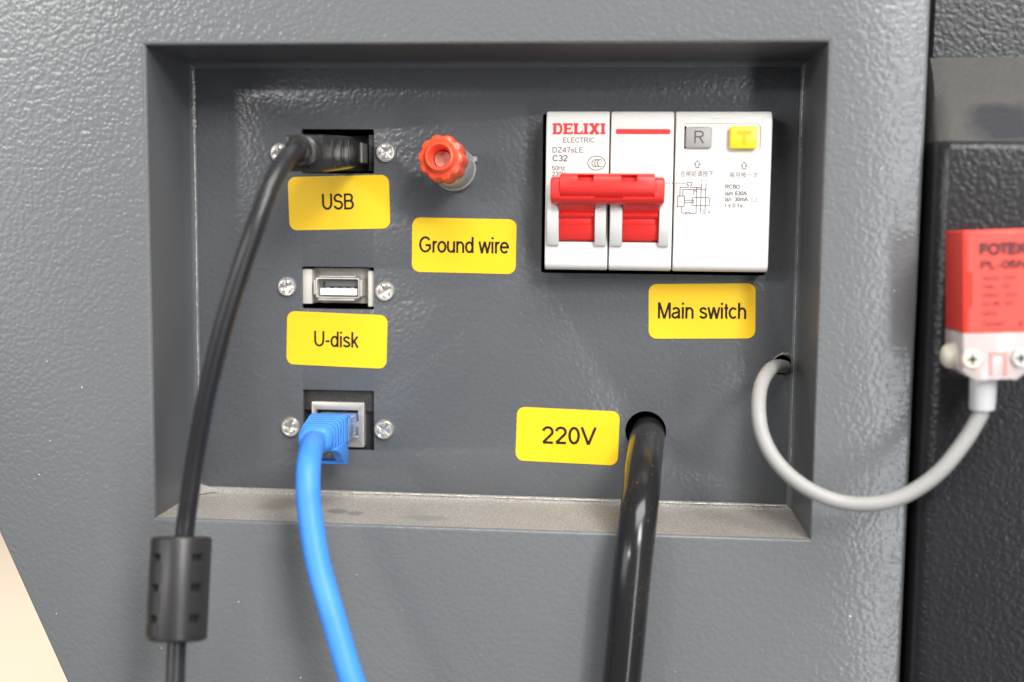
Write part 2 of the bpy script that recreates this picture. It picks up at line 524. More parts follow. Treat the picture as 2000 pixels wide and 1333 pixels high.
def write(mb, s, p0, p1, capx, pen=W_ST, font=None, up=None, step=.0012):
    """lettering from point p0 (left end of the baseline) to p1 (right end); capx = capital height, mm"""
    font = font or GL
    p0, p1 = Vector(p0), Vector(p1)
    ex = (p1 - p0)
    width = ex.length
    ex.normalize()
    up = up or Vector((-ex.z, 0, ex.x))
    adv = sum(font[c][0] for c in s)
    first, last = font[s[0]][1], font[s[-1]][1]
    k = [0]

    def xs(g):
        return [p[0] for st in g for p in (st[0] if isinstance(st, tuple) else st)]
    lft = min(xs(first)) - pen / 2
    rgt = font[s[-1]][0] - max(xs(last)) - pen / 2
    sx = width / (adv - lft - rgt)
    x = -lft
    for c in s:
        a, g = font[c]
        parts = []
        for st in g:
            if isinstance(st, tuple): pts, w = st
            else: pts, w = st, pen
            cur = [pts[0]]
            for i in range(1, len(pts)):         # break the pen stroke at sharp corners
                cur.append(pts[i])
                if i < len(pts) - 1:
                    d0 = Vector(((pts[i][0] - pts[i - 1][0]) * sx, (pts[i][1] - pts[i - 1][1]) * capx))
                    d1 = Vector(((pts[i + 1][0] - pts[i][0]) * sx, (pts[i + 1][1] - pts[i][1]) * capx))
                    if d0.length > 1e-6 and d1.length > 1e-6 and d0.normalized().dot(d1.normalized()) < -.2:
                        parts.append((cur, w))
                        cur = [pts[i]]
            parts.append((cur, w))
        for pts, w in parts:
            dy = -k[0] * step
            k[0] = (k[0] + 1) % 9
            # keep the pen even when the letters are condensed
            q = [((x + u) * sx, v * capx) for u, v in pts]
            ribbon(mb, q, w * (capx * .55 + sx * .45), lambda u, v: tuple(p0 + ex * u + up * v + Vector((0, dy, 0))))
        x += a
    return mb


def line(mb, pts, w, dy=0.0):
    """pen stroke through points that lie on one plane facing the camera side (x,z vary)"""
    y = pts[0][1] + dy
    ribbon(mb, [(p[0], p[2]) for p in pts], w, lambda u, v: (u, y, v))


D = 32.0                                         # depth of the bay
# ------------------------------------------------------------------ floor far behind
g = MB()
g.face([(-9000, 100, -1050), (9000, 100, -1050), (9000, 14000, -1050), (-9000, 14000, -1050)])
fl = g.build('floor', M['floor'], smooth=False)
fl['kind'] = 'structure'

# ------------------------------------------------------------------ grey cabinet
cab = thing('grey_cabinet', (0, 0, -64), 'grey textured steel cabinet with a recessed connector bay', 'cabinet')
X0, X1, Z0, Z1 = -89.0, 89.0, -64.1, 64.1
XR = 113.6
rad = 1.1
o_ = [(-300, 330), (-300, 230), (-108, -130.6), (-60, -239.5), (XR, -239.5), (XR, 330)]
ea, eb = at(0, 1045, 0), at(130, 1333, 0)
sl = (eb.x - ea.x) / (eb.z - ea.z)
o_ = [(ea.x + sl * (330 - ea.z), 330), (ea.x + sl * (-250 - ea.z), -250), (XR, -250), (XR, 330)]
hole = [(X0 - rad, Z0 - rad), (X1 + rad, Z0 - rad), (X1 + rad, Z1 + rad), (X0 - rad, Z1 + rad)]
g = MB()
bm = g.bm
outer_in = [(x + (0.9 if x < 0 else -0.9), z) for x, z in o_]
al, loops = [], []
for lp in (outer_in, hole):
    vs = [bm.verts.new((x, 0, z)) for x, z in lp]
    al += [bm.edges.new((vs[i], vs[(i + 1) % 4])) for i in range(4)]
    loops.append(vs)
bmesh.ops.triangle_fill(bm, use_beauty=True, edges=al)
# folded outer edges
prev = loops[0]
for a in (30, 60, 90):
    d = .9 * math.sin(R(a)); y = .9 * (1 - math.cos(R(a)))
    cur = [bm.verts.new((x + (-d if x < 0 else d), y, z)) for x, z in outer_in]
    for i in (0, 2):
        bm.faces.new((prev[i], prev[(i + 1) % 4], cur[(i + 1) % 4], cur[i]))
    prev = cur
cur = [bm.verts.new((v.co.x, 62, v.co.z)) for v in prev]
for i in (0, 2):
    bm.faces.new((prev[i], prev[(i + 1) % 4], cur[(i + 1) % 4], cur[i]))
# rounded lip of the bay
prev = loops[1]
for a in (22.5, 45, 67.5, 90):
    d = rad * math.sin(R(a)); y = rad * (1 - math.cos(R(a)))
    cur = [bm.verts.new((x + math.copysign(d, -x), y, z + math.copysign(d, -z))) for x, z in hole]
    for i in range(4): bm.faces.new((prev[i], prev[(i + 1) % 4], cur[(i + 1) % 4], cur[i]))
    prev = cur
fp = g.build('front_panel', M['paint'], cab)


def wall(name, p0, p1, inward, m):
    """one side of the bay from the lip to the back, with a small bend radius at the back"""
    g = MB()
    rows = [(rad, 0), (8, 0), (16, .0), (24, .0), (D - 1.6, .0), (D - 1.0, .25), (D - .4, .8), (D - .15, 1.7)]
    g.loft([[(p0[0] + inward[0] * o, y, p0[1] + inward[1] * o), (p1[0] + inward[0] * o, y, p1[1] + inward[1] * o)] for y, o in rows], False, False, False)
    return g.build(name, m, cab)


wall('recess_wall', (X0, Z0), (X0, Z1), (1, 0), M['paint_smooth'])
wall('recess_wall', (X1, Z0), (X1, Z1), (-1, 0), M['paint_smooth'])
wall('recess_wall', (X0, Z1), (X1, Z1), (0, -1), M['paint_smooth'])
def on_ledge(px, py):
    a, b = at(px, py, 0), at(px, py, D)
    p = a + (b - a) * ((Z0 - a.z) / (b.z - a.z))
    return [c * MM for c in (p - Vector((0, 0, -64)))]


M['dusty'] = mat('grey_paint_under_dust', (.29, .275, .255), .9, spec=.1, grain=[(26, .8, (.20, .17, .135)), (9, .7, (.33, .315, .30)), (1700, .75, (.50, .475, .44)), (2300, .55, (.14, .127, .113))],
                 specks=[(900, .12, (.62, .58, .53)), (70, .05, (.012, .012, .012))], bump=[(1600, .22, 2)],
                 wipe_shade=[(on_ledge(658, 999), (.0028, .0028, .01), (.18, .178, .175)), (on_ledge(692, 1003), (.0022, .0024, .01), (.19, .186, .18)), (on_ledge(830, 1012), (.006, .003, .01), (.24, .23, .215)), (on_ledge(545, 985), (.005, .007, .01), (.26, .235, .20))])  # small smudges; the last brown patch is a shadow painted on the ledge
tag(wall('recess_ledge', (X0, Z0), (X1, Z0), (0, 1), M['dusty']), 'lower ledge of the bay covered in brown dust')

P_USB = rect(589, 253, 730, 339, D)
P_SOC = rect(589, 522, 730, 604, D)
P_RJ = rect(592, 763, 730, 879, D)
BY = 20.0                                        # face of the breaker
B_X0, B_X1 = at(1067, 370, BY).x, at(1506, 370, BY).x
B_Z0, B_Z1 = at(1280, 530, BY).z, at(1280, 216, BY).z
P_BRK = (at(1059, 370, D).x, B_X1 + .6, at(1280, 536, D).z, B_Z1 + .2)
H220 = at(1261, 843, D)
HSEN = at(1529, 714, D)
g = MB()
plate(g, [(X0 + .8, Z0 + .8), (X1 - .8, Z0 + .8), (X1 - .8, Z1 - .8), (X0 + .8, Z1 - .8)],
      [rr(*P_USB, .5), rr(*P_SOC, .5), rr(*P_RJ, .4), rr(*P_BRK, .6), circ(H220.x, H220.z, 5.9), circ(HSEN.x, HSEN.z, 2.9, 28)], D, D + 1.6)
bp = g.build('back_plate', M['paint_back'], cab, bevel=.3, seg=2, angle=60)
g = MB()
g.box(-95, 95, D + 1.7, D + 60, -70, 70)
g.bm.faces.ensure_lookup_table()
for f in [f for f in g.bm.faces if all(abs(v.co.y - D - 1.7) < .01 for v in f.verts)]: g.bm.faces.remove(f)
g.build('dark_inner_box', M['shade_black'], cab)  # closed black box added behind the openings to keep light out
# chipped paint and thin bare lines in the corners of the bay


def seam(pts, r0, jit, n=60):
    P = spline(pts, 20)
    g = MB()
    loops = []
    for i, p in enumerate(P):
        r = r0 * random.uniform(1 - jit, 1 + jit)
        q = p + Vector((random.uniform(-.1, .1), 0, random.uniform(-.1, .1))) * jit
        t = (P[min(i + 1, len(P) - 1)] - P[max(i - 1, 0)]).normalized()
        s = t.cross(Vector((0, 1, 0))).normalized()
        loops.append([tuple(q + s * r), tuple(q + Vector((0, -r * .8, 0))), tuple(q - s * r)])
    g.loft(loops, False, False, False)
    return g.build('paint_chip', M['bare'], cab)


xw = X0 + 1.15
seam([(xw - .2, D - .7, 61.6), (xw + .1, D - .75, 55), (xw, D - .7, 50), (xw + .15, D - .75, 45)], .55, .5)
seam([(xw, D - .75, 45), (xw + .15, D - .75, 20), (xw, D - .75, -10), (xw + .15, D - .75, -36)], .16, .6)
seam([(X1 - .9, D - .6, 61), (X1 - 1.0, D - .6, 52), (X1 - .9, D - .6, 43)], .16, .7)
seam([(X1 - .9, D - .6, 40), (X1 - 1.0, D - .6, 0), (X1 - .9, D - .6, -50)], .07, .7)
seam([(-55, D - .7, Z0 + 1.2), (0, D - .7, Z0 + 1.25), (50, D - .7, Z0 + 1.2), (87, D - .7, Z0 + 1.3)], .16, .7)
# dust heaped in the lower left corner
g = MB()
cor = Vector((X0 + .8, D - .2, Z0 + .3))
rows = []
for i in range(9):
    t = i / 8
    a = 7.5 * (1 - t) ** 1.6
    z = t * 2.6
    rows.append([(cor.x, cor.y - a * 1.2 - .05, cor.z + z), (cor.x + a * .25, cor.y - a * .55 - .05, cor.z + z), (cor.x + a * .6, cor.y - a * .22, cor.z + z), (cor.x + a * 1.3, cor.y, cor.z + z)])
g.loft(rows, False, False, False)
tag(g.build('dust_heap', M['dusty'], cab), kind='stuff')
# torn edge round the sensor cable hole
g = MB()
loops = [[], [], []]
for i in range(36):
    t = 2 * math.pi * i / 36
    big = .4 + 1.0 * max(0, math.cos(t - R(30))) ** 1.2 * random.uniform(.6, 1.3)
    lift = .25 + .5 * max(0, math.cos(t - R(30))) * random.uniform(.3, 1.4)
    for k, (r, y) in enumerate(((2.75, D + .9), (2.85 + big * .4, D - lift), (2.92 + big, D - .02))):
        loops[k].append((HSEN.x + r * math.cos(t), y, HSEN.z + r * math.sin(t)))
g.loft(loops, False, False)
M['torn'] = mat('torn_bare_metal', (.16, .14, .12), .6, metal=.3, grain=[(900, .8, (.45, .41, .36)), (1600, .6, (.03, .028, .025))], bump=[(1500, .25, 3)])
g.build('torn_rim', M['torn'], cab)

# ------------------------------------------------------------------ black cabinet beside it
blk = thing('black_cabinet', (160, -8, -64), 'black textured cabinet with a dusty sloping step, right of the grey cabinet', 'cabinet')
YL, YU = -8.0, 12.0
ze = at(1930, 279, YL).z
zu = at(1930, 112, YU).z
xl = at(1857, 300, YL).x
xb_ = at(1835, 290, YL).x
xt_ = at(1812, 112, YU).x
prof2 = [(xb_, 64), (xb_, YL + 4.0), (xb_ + .1, YL + 2.6), (xb_ + .7, YL + 1.6), (xl - .6, YL + .25), (xl + .3, YL), (330, YL)]
g = MB()
rows = [[(x, y, z) for x, y in prof2] for z in (-260, -130, 0, ze - 1.8)]
for dy, z in ((.15, ze - 1.0), (.55, ze - .35), (1.15, ze + .15), (1.9, ze + .6)):
    rows.append([(x, y + dy if y < 60 else y, z) for x, y in prof2])
g.loft(rows, False, False, False)
g.build('lower_panel', M['black_paint'], blk)
g = MB()
rows = []
for t in (0, .2, .4, .6, .8, 1):
    y = YL + 1.9 + (YU - YL - 1.9) * t
    z = ze + .6 + (zu - ze - .6) * t
    xe = xb_ + (xt_ - xb_) * min(1, t * 1.25)
    rows.append([(xe, 64, z), (xe, y + 4.0, z), (xe + .1, y + 2.6, z), (xe + .7, y + 1.6 - 1.2 * t, z), (xe + 3, y + .25 - .2 * t, z), (xe + 4, y, z), (330, y, z)])
g.loft(rows, False, False, False)
# where the ray through the wiped spot meets the slope
a_, b_ = at(1955, 238, YL), at(1955, 238, YU)
n_ = ((zu - ze - .6) / (YU - YL - 1.9))
t_ = ((ze + .6) + (a_.y - YL - 1.9) * n_ - a_.z) / ((b_.z - a_.z) - (b_.y - a_.y) * n_)
wc = (a_ + (b_ - a_) * t_) - Vector((160, -8, -64))
M['black_dusty'] = mat('black_paint_under_dust', (.064, .061, .057), .58, spec=.3, grain=[(40, .5, (.088, .081, .074)), (1500, .5, (.045, .043, .04))], bump=[(800, .11, 'v'), (2200, .03, 2)],
                       wipe_shade=[([c * MM for c in wc], (.0085, .012, .0052), (.026, .027, .032))])
tag(g.build('sloping_step', M['black_dusty'], blk), 'sloping step furred with grey dust')
g = MB()
rows = [[(xt_, 64, z), (xt_, YU + 3, z), (xt_ + .6, YU + .8, z), (xt_ + 1.4, YU, z), (330, YU, z)] for z in (zu, zu + 20, 330)]
g.loft(rows, False, False, False)
g.build('upper_panel', M['black_paint'], blk)
g = MB()
g.box(112, 140, 62.5, 64, -260, 330)
g.build('gap_shade_sheet', M['shade_black'], blk)  # black sheet added to close the gap and keep it dark
g = MB()
p = at(1849, 897, YL)
g.lathe([(1.0, 0), (1.0, -.5), (.8, -.9), (.4, -1.15), (.1, -1.2)], (p.x, YL, p.z), 16)
g.build('rivet', M['chrome'], blk)

# ------------------------------------------------------------------ yellow stickers


def sticker(corners, txt, tx, cap, label, y=D):
    """corners TL, TR, BR, BL and the baseline ends of the words as photo pixels"""
    c = [at(px, py, y) for px, py in corners]
    cen = sum(c, Vector()) / 4
    ex = ((c[1] - c[0]) + (c[2] - c[3])) / 2
    w = ex.length / 2
    ez = ((c[0] - c[3]) + (c[1] - c[2])) / 2
    hh = ez.length / 2
    ex.normalize()
    ez = Vector((-ex.z, 0, ex.x))
    g = MB()
    out = rr(-w, w, -hh, hh, 2.3, 7)
    g.loft([[tuple(cen + ex * u + ez * v + Vector((0, dy, 0))) for u, v in out] for dy in (-.02, -.13)], False, True)
    s = thing_mesh(g, 'sticker', M['yellow'], cen, label, 'sticker', 'yellow stickers inside the bay')
    g = MB()
    a, b = at(*tx[0], y), at(*tx[1], y)
    a.y = b.y = y - .155
    write(g, txt, a, b, cap)
    g.build('lettering', M['ink'], s, smooth=False)
    return s


def thing_mesh(g, name, m, cen, label, cat, group=None, **kw):
    """a thing that is one mesh with its origin on the thing"""
    for v in g.bm.verts: v.co -= cen
    o = g.build(name, m, None, **kw)
    o.location = cen * MM
    o['org'] = list(cen)
    return tag(o, label, cat, group)


sticker([(563, 346), (760, 342), (762, 446), (565, 451)], 'USB', ((630, 410.5), (691.5, 409.5)), 4.7, 'yellow sticker reading USB under the black plug')
sticker([(561, 608), (757, 616), (755, 721), (560, 711)], 'U-disk', ((614, 677), (701, 680)), 4.7, 'yellow sticker reading U-disk under the open socket')
sticker([(805, 425), (1008, 429), (1008, 536), (805, 531)], 'Ground wire', ((819, 493.5), (994, 496)), 4.75, 'yellow sticker reading Ground wire below the red knob')
sticker([(1267, 556), (1475, 553), (1476, 662), (1267, 661)], 'Main switch', ((1285, 622.5), (1457, 623.5)), 4.65, 'yellow sticker reading Main switch below the white breaker')
sticker([(1010, 795), (1210, 804), (1207, 910), (1007, 899)], '220V', ((1058, 866.5), (1165, 869.5)), 5.2, 'yellow sticker reading 220V beside the thick black cable')


# ------------------------------------------------------------------ screws, ports
def screw(px, py, ang, parent, r=2.95, y=D, name='screw'):
    c = at(px, py, y)
    c.y = y
    g = MB()
    g.lathe([(r * .99, 0), (r, -.35), (r * .96, -.8), (r * .88, -1.02), (r * .80, -1.0), (r * .74, -.78), (r * .70, -.45), (r * .3, -.30), (.05, -.1)], tuple(c), 36)
    for q in range(4):                           # four domed quarters, the driver slot runs between them
        a0 = ang + q * 90
        rows = []
        for rr_, hh in ((r * .24, .55), (r * .34, .98), (r * .52, 1.10), (r * .68, 1.02), (r * .75, .70)):
            sp = 45 - math.degrees(math.asin(min(.9, .40 / rr_)))
            rows.append([(c.x + rr_ * math.cos(R(a0 + 45 + sp * k)), y - hh + .12 * abs(k), c.z + rr_ * math.sin(R(a0 + 45 + sp * k))) for k in (-1, -.5, 0, .5, 1)])
        base = [(x, y - .4, z) for x, _, z in rows[0]]
        g.loft([base] + rows, False, False, False)
        for side in (0, -1):
            for ra, rb in zip(rows, rows[1:]):
                a, b = ra[side], rb[side]
                g.face([a, b, (b[0], y - .4, b[2]), (a[0], y - .4, a[2])])
    return g.build(name, M['chrome'], parent)


port = thing('usb_port', ((P_USB[0] + P_USB[1]) / 2, D, P_USB[2]), 'black panel port at the top with the black plug in it', 'port', 'panel ports with screws')
x0, x1, z0, z1 = P_USB
g = MB()
g.box(x1 - 2.2, x1 + 1.5, D + 3.2, D + 14, z0 + .8, z1 - 1.2)
g.box(x0 - 1.5, x0 + 2.2, D + 3.2, D + 14, z0 + .8, z1 - 1.2)
g.box(x0 + 2.2, x1 - 2.2, D + 10, D + 14, z0 + 1, z1 - 1)
g.build('housing', M['black'], port, bevel=.25)
screw(547, 299, 12, port)
screw(754, 298, 40, port)

soc = thing('usb_socket', ((P_SOC[0] + P_SOC[1]) / 2, D, P_SOC[2]), 'open beige socket with white tongue above the U-disk sticker', 'socket', 'panel ports with screws')
x0, x1, z0, z1 = P_SOC
g = MB()
zb, zt = z0 + 1.3, z1 - .75
g.box(x0 - 1.2, x0 + 2.7, D + 1.7, D + 12, zb, zt)
g.box(x1 - 2.1, x1 + 1.2, D + 1.7, D + 12, zb - .6, zt - .3)
g.build('cheek', M['beige'], soc, bevel=.25)
g = MB()
g.box(x0 + 2.7, x1 - 2.1, D + 5.0, D + 12, zb + .2, zt + .2)
g.build('housing', M['beige_in'], soc)
YS = D - .2
sx0, sx1, sz0, sz1 = rect(617, 543, 702, 583, YS)
g = MB()
outr, inr = rr(sx0, sx1, sz0, sz1, .7), rr(sx0 + .38, sx1 - .38, sz0 + .38, sz1 - .38, .5)
g.loft([[(x, D + 8, z) for x, z in outr], [(x, YS, z) for x, z in outr], [(x, YS - .05, z) for x, z in inr], [(x, D + 9, z) for x, z in inr]], False, False)
for tab in ((sx0 + .8, sx1 - 1.4, sz0 - .62, sz0 - .15, -.9), (sx0 + .9, sx1 - 1.3, sz1 + .15, sz1 + .55, .4)):
    g.box(tab[0], tab[1], YS + tab[4], D + 5, tab[2], tab[3])
g.box(sx0 - .85, sx0 - .1, YS + .5, D + 5, sz0 + 1.0, sz1 - .8)
g.box(sx1 + .1, sx1 + .75, YS + .3, D + 5, sz0 + .6, sz1 - .6)
g.build('shell', mat('bright_tinned_shell', (.80, .76, .70), .34, metal=.6, bump=[(500, .02, 2)]), soc, bevel=.08, seg=1)
tx0, tx1, tz0, tz1 = rect(625, 564, 697, 577, D + .8)
g = MB()
g.box(tx0, tx1, D + .8, D + 8.5, tz0, tz1)
g.build('tongue', M['tongue'], soc, bevel=.2)
g = MB()
g.box(sx0 + 2.2, sx1 - .7, D + 2.6, D + 8.6, tz1 + .55, sz1 - .75)
g.build('back_block', M['contact'], soc)
for k in range(4):
    g = MB()
    cx = tx0 + 2.2 + k * 2.45
    g.box(cx - .5, cx + .5, D + 1.6, D + 8.4, tz1 - .02, tz1 + .28)
    g.build('contact', M['tin'], soc)
g = MB()
g.box(sx0 + .3, sx1 - .3, D + 8.6, D + 9.2, sz0 + .3, sz1 - .3)
g.build('socket_back', M['shade_black'], soc)
screw(561, 560, 5, soc, 2.85)
screw(752, 569, 30, soc)

jack = thing('ethernet_jack', ((P_RJ[0] + P_RJ[1]) / 2, D, P_RJ[2]), 'metal framed network jack holding the blue plug', 'socket', 'panel ports with screws')
x0, x1, z0, z1 = P_RJ
jx0, jx1, jz0, jz1 = rect(609, 786, 711, 873, D + .6)
ox0, ox1, oz0, oz1 = rect(618, 801, 699, 852, D + .6)
zs = at(720, 806, D).z
g = MB()
plate(g, [(x0 - .8, zs), (x1 + .8, zs), (x1 + .8, z1 + .8), (x0 - .8, z1 + .8)], [[(jx0 - .1, zs + .05), (jx1 + .1, zs + .05), (jx1 + .1, jz1 + .15), (jx0 - .1, jz1 + .15)]], D + 2.0, D + 12)
g.build('upper_housing', M['foam'], jack, bevel=.2)
g = MB()
g.box(x0 - .8, x1 + .8, D + 3.4, D + 12, z0 - .8, zs - .05)
g.build('lower_housing', M['black'], jack)
g = MB()
plate(g, rr(jx0, jx1, jz0, jz1, .35, 2), [[(ox0, oz0), (ox1, oz0), (ox1, oz0 + 2.6), (ox1 - .9, oz0 + 3.0), (ox1 - .9, oz0 + 4.2), (ox1 + .2, oz0 + 4.6), (ox1, oz1), (ox0, oz1)]], D + .6, D + 11)
g.build('shield', M['tin'], jack, bevel=.16, seg=2)
g = MB()
g.box(ox0 - .2, ox1 + .2, D + 9, D + 10.5, oz0 - .2, oz1 + .2)
g.build('jack_back', M['shade_black'], jack)
g = MB()
for za, zb in ((oz0 + 3.2, oz0 + 4.2), (oz0 - .4, oz0 + .5)):
    g.loft([[(ox1 + .2, D + .3, za), (ox1 + .2, D + .3, zb)], [(ox1 - 1.0, D - .5, za + .2), (ox1 - 1.0, D - .5, zb - .1)], [(ox1 - 1.9, D + .4, za), (ox1 - 1.9, D + .4, zb)]], False, False, False)
g.build('spring', M['tin'], jack)
screw(568, 834, 75, jack)
screw(750, 839, 55, jack)

# ------------------------------------------------------------------ red binding post
b0 = at(889, 332, D)
post = thing('binding_post', tuple(b0), 'red fluted terminal knob on a metal collar above the Ground wire sticker', 'terminal', rot=(R(-6.6), 0, R(-3.4)))
post['local'] = 1
g = MB()
g.lathe([(6.1, .3), (6.35, -.2), (6.35, -1.6), (6.0, -1.9), (5.85, -2.3), (5.95, -2.6), (5.95, -11.2), (5.6, -11.8), (3.0, -11.8)], n=48)
g.box(5.2, 6.6, -1.6, -.4, 2.2, 3.6)
g.build('collar', M['collar'], post)
g = MB()
n = 108
sec = [(5.4, -12.6, 1.0), (5.85, -13.2, 1.0), (5.95, -15, 1), (6.0, -17, 1), (5.95, -19.2, 1), (5.7, -20.2, .9), (5.2, -20.6, .55), (4.7, -20.75, .15), (4.4, -21.2, 0), (4.15, -21.8, 0), (3.75, -22.15, 0), (3.3, -22.1, 0), (2.9, -21.5, 0), (2.65, -20.5, 0), (2.55, -14, 0)]
loops = []
for r, y, a in sec:
    l = []
    for i in range(n):
        t = 2 * math.pi * i / n
        k = 1 + .095 * a * (1 - (.5 - .5 * math.cos(10 * t + .5)) ** 2.0)
        l.append((r * k * math.cos(t), y, r * k * math.sin(t)))
    loops.append(l)
g.loft(loops, True, False)
g.build('knob', M['red_knob'], post)
g = MB()
g.lathe([(2.55, -14.8), (2.5, -17.0), (2.2, -17.3), (1.9, -17.25), (1.7, -17.0), (.6, -16.9), (.05, -17.0)], n=32)
g.build('pin', M['copper'], post)

# ------------------------------------------------------------------ circuit breaker
brk = thing('circuit_breaker', ((B_X0 + B_X1) / 2, D, B_Z0), 'white circuit breaker with a red linked toggle and two push buttons', 'circuit breaker')


def bx(px, py=370, y=BY): return at(px, py, y).x
def bz(py, px=1280, y=BY): return at(px, py, y).z


def body_profile(z0, z1):
    pts = [(D + 26, z0), (BY + 2.6, z0)]
    for a in range(0, 91, 15):                   # lower edge, small radius
        pts.append((BY + 2.2 - 2.2 * math.sin(R(a)), z0 + 2.2 - 2.2 * math.cos(R(a))))
    for a in range(0, 91, 10):                   # upper edge, wide soft radius
        pts.append((BY + 3.2 - 3.2 * math.cos(R(a)), z1 - 4.6 + 4.6 * math.sin(R(a))))
    pts += [(D + 26, z1)]
    return pts


mods = [(1065.2, 1188.6), (1191.2, 1314.2), (1317.2, 1505.0)]
mods = [(bx(a), bx(b)) for a, b in mods]
toggx = [(1092.5, 1161), (1216.3, 1286.5)]
bodies = []
for k in range(3):
    g = MB()
    xa, xb = mods[k]
    g.prismx(body_profile(B_Z0, B_Z1), xa, xb)
    cut = MB()
    if k < 2:
        ta, tb = bx(toggx[k][0] - .8, 430), bx(toggx[k][1] + .8, 430)
        cut.box(ta, tb, BY - 3, BY + 7, bz(474.5), bz(362))
    else:
        c = rect(1330, 241, 1486, 298, BY)
        cut.prism(rr(c[0], c[1], c[2], c[3], 1.5), BY - 3, BY + .35)
    b = g.build('pole_body' if k < 2 else 'leakage_body', M['white'], brk, bevel=.45, seg=3, angle=50, cut=cut)
    bodies.append(b)
# arched cheeks either side of each rocker
ch = [(1069, 1091.5), (1161.8, 1184), (1191.5, 1215.5), (1287.2, 1307)]
for k, (pa, pb) in enumerate(ch):
    g = MB()
    za, zb = bz(481, 1180, BY - 2), bz(378, 1180, BY - 2)
    poly = [(BY + .5, za)]
    for i in range(13):
        t = i / 12
        poly.append((BY - .4 - 3.6 * math.sin(R(8 + 150 * t)), za + (zb - za) * t))
    poly.append((BY + .5, zb))
    g.prismx(poly, bx(pa, 430, BY - 2), bx(pb, 430, BY - 2))
    g.build('cheek', M['white_side'], brk, bevel=.22)
for k, (pa, pb) in enumerate(toggx):
    g = MB()
    def zz(p): return bz(p, 1180, BY - 1)
    poly = [(BY + 6, zz(473)), (BY + 1.2, zz(472.5)), (BY - .2, zz(468)), (BY - 1.4, zz(452)), (BY - 1.9, zz(439)), (BY - 2.1, zz(438)), (BY - 1.3, zz(436.5)), (BY - 1.6, zz(430)),
            (BY - 1.5, zz(428)), (BY - 2.8, zz(424)), (BY - 3.2, zz(420)), (BY - 2.5, zz(417)), (BY - 3.2, zz(413)), (BY - 6, zz(402)), (BY - 8.5, zz(390)), (BY - 8.5, zz(370)), (BY + 6, zz(366))]
    g.prismx(poly, bx(pa, 430, BY - 1), bx(pb, 430, BY - 1))
    g.build('rocker', M['red'], brk, bevel=.15)
# handle tie across both rockers
TY = BY - 10.0
za, zb = at(1186, 399, TY).z, at(1186, 338, TY).z
hm = (za + zb) / 2


def tie_profile(y0, y1, z0, z1, r):
    pts = [(y1, z0), (y1, z1)]
    pts += [(y0 + r - r * math.sin(R(a)), z1 - r * .55 + r * .55 * math.cos(R(a))) for a in range(10, 91, 16)]
    pts += [(y0 + r - r * math.cos(R(a)), z0 + r - r * math.sin(R(a))) for a in range(0, 91, 15)]
    return pts


g = MB()
c1 = MB()
xs = [at(p, 368, TY).x for p in (1074.5, 1093, 1279, 1299)]
g.prismx(tie_profile(TY - .2, TY + 7.5, za + 1.6, zb, 3.2), xs[1], xs[2])
for pa, pb in ((1128, 1160), (1213, 1245)):
    c1.box(at(pa, 345, TY).x, at(pb, 345, TY).x, TY - .8, TY + 3.0, at(1186, 355, TY).z, zb - .45)
g.build('handle_tie', M['red'], brk, bevel=.3, cut=c1)
g = MB()
g.prismx(tie_profile(TY + .7, TY + 7.3, za, zb - .9, 3.0), xs[0], xs[3])
g2 = g.build('tie_core', M['red'], brk, bevel=.7, seg=3, cut=(lambda c: c.box(xs[1] + .05, xs[2] - .05, TY - 5, TY + 2.2, za + 1.7, zb + 5))(MB()))
# push buttons
def button(l, t, r, b, m, out):
    c = rect(l, t, r, b, BY - out)
    g = MB()
    o = rr(c[0], c[1], c[2], c[3], .8)
    i1 = rr(c[0] + .25, c[1] - .25, c[2] + .25, c[3] - .25, .7)
    g.loft([[(x, BY + .5, z) for x, z in o], [(x, BY - out + .25, z) for x, z in o], [(x, BY - out, z) for x, z in i1]], False, True)
    return g.build('push_button', m, brk)


rb = button(1339, 248, 1390, 290, M['grey_btn'], .5)
tb = button(1426, 247, 1479, 291, M['yellow_btn'], 1.6)
g = MB()
c = rect(1336.5, 247, 1340, 291, BY + .5)
g.box(c[0], c[1], BY + .325, BY + .34, c[2], c[3])
g.build('button_gap_shade', M['shade_black'], brk, smooth=False)  # thin black strip painting the shade beside the grey button
g = MB()
pa, pb = at(1356, 280, BY - .55), at(1375, 280, BY - .55)
pa.y = pb.y = BY - .53
pb.z = pa.z
write(g, 'R', pa, pb, 3.4, .12)
g.build('letter', M['dark_ink'], rb, smooth=False)
g = MB()
c = rect(1440, 255, 1468, 283, BY - 1.6)
cx = (c[0] + c[1]) / 2
g.box(c[0], c[1], BY - 1.75, BY - 1.55, c[3] - 1.0, c[3])
g.box(cx - .55, cx + .55, BY - 1.75, BY - 1.55, c[2], c[3] - 1.0)
g.build('letter', M['yellow_dark'], tb, bevel=.06, seg=1)
# printing on the left pole
YP = BY - .03


def pw(s, l, base, r, cap_px, m, body, pen=W_ST, font=None):
    g = MB()
    a, b = at(l, base, BY), at(r, base, BY)
    a.y = b.y = YP
    cap = (at(l, base - cap_px, BY) - at(l, base, BY)).length
    write(g, s, a, b, cap, pen, font)
    return g.build('printed_text', m, body, smooth=False)


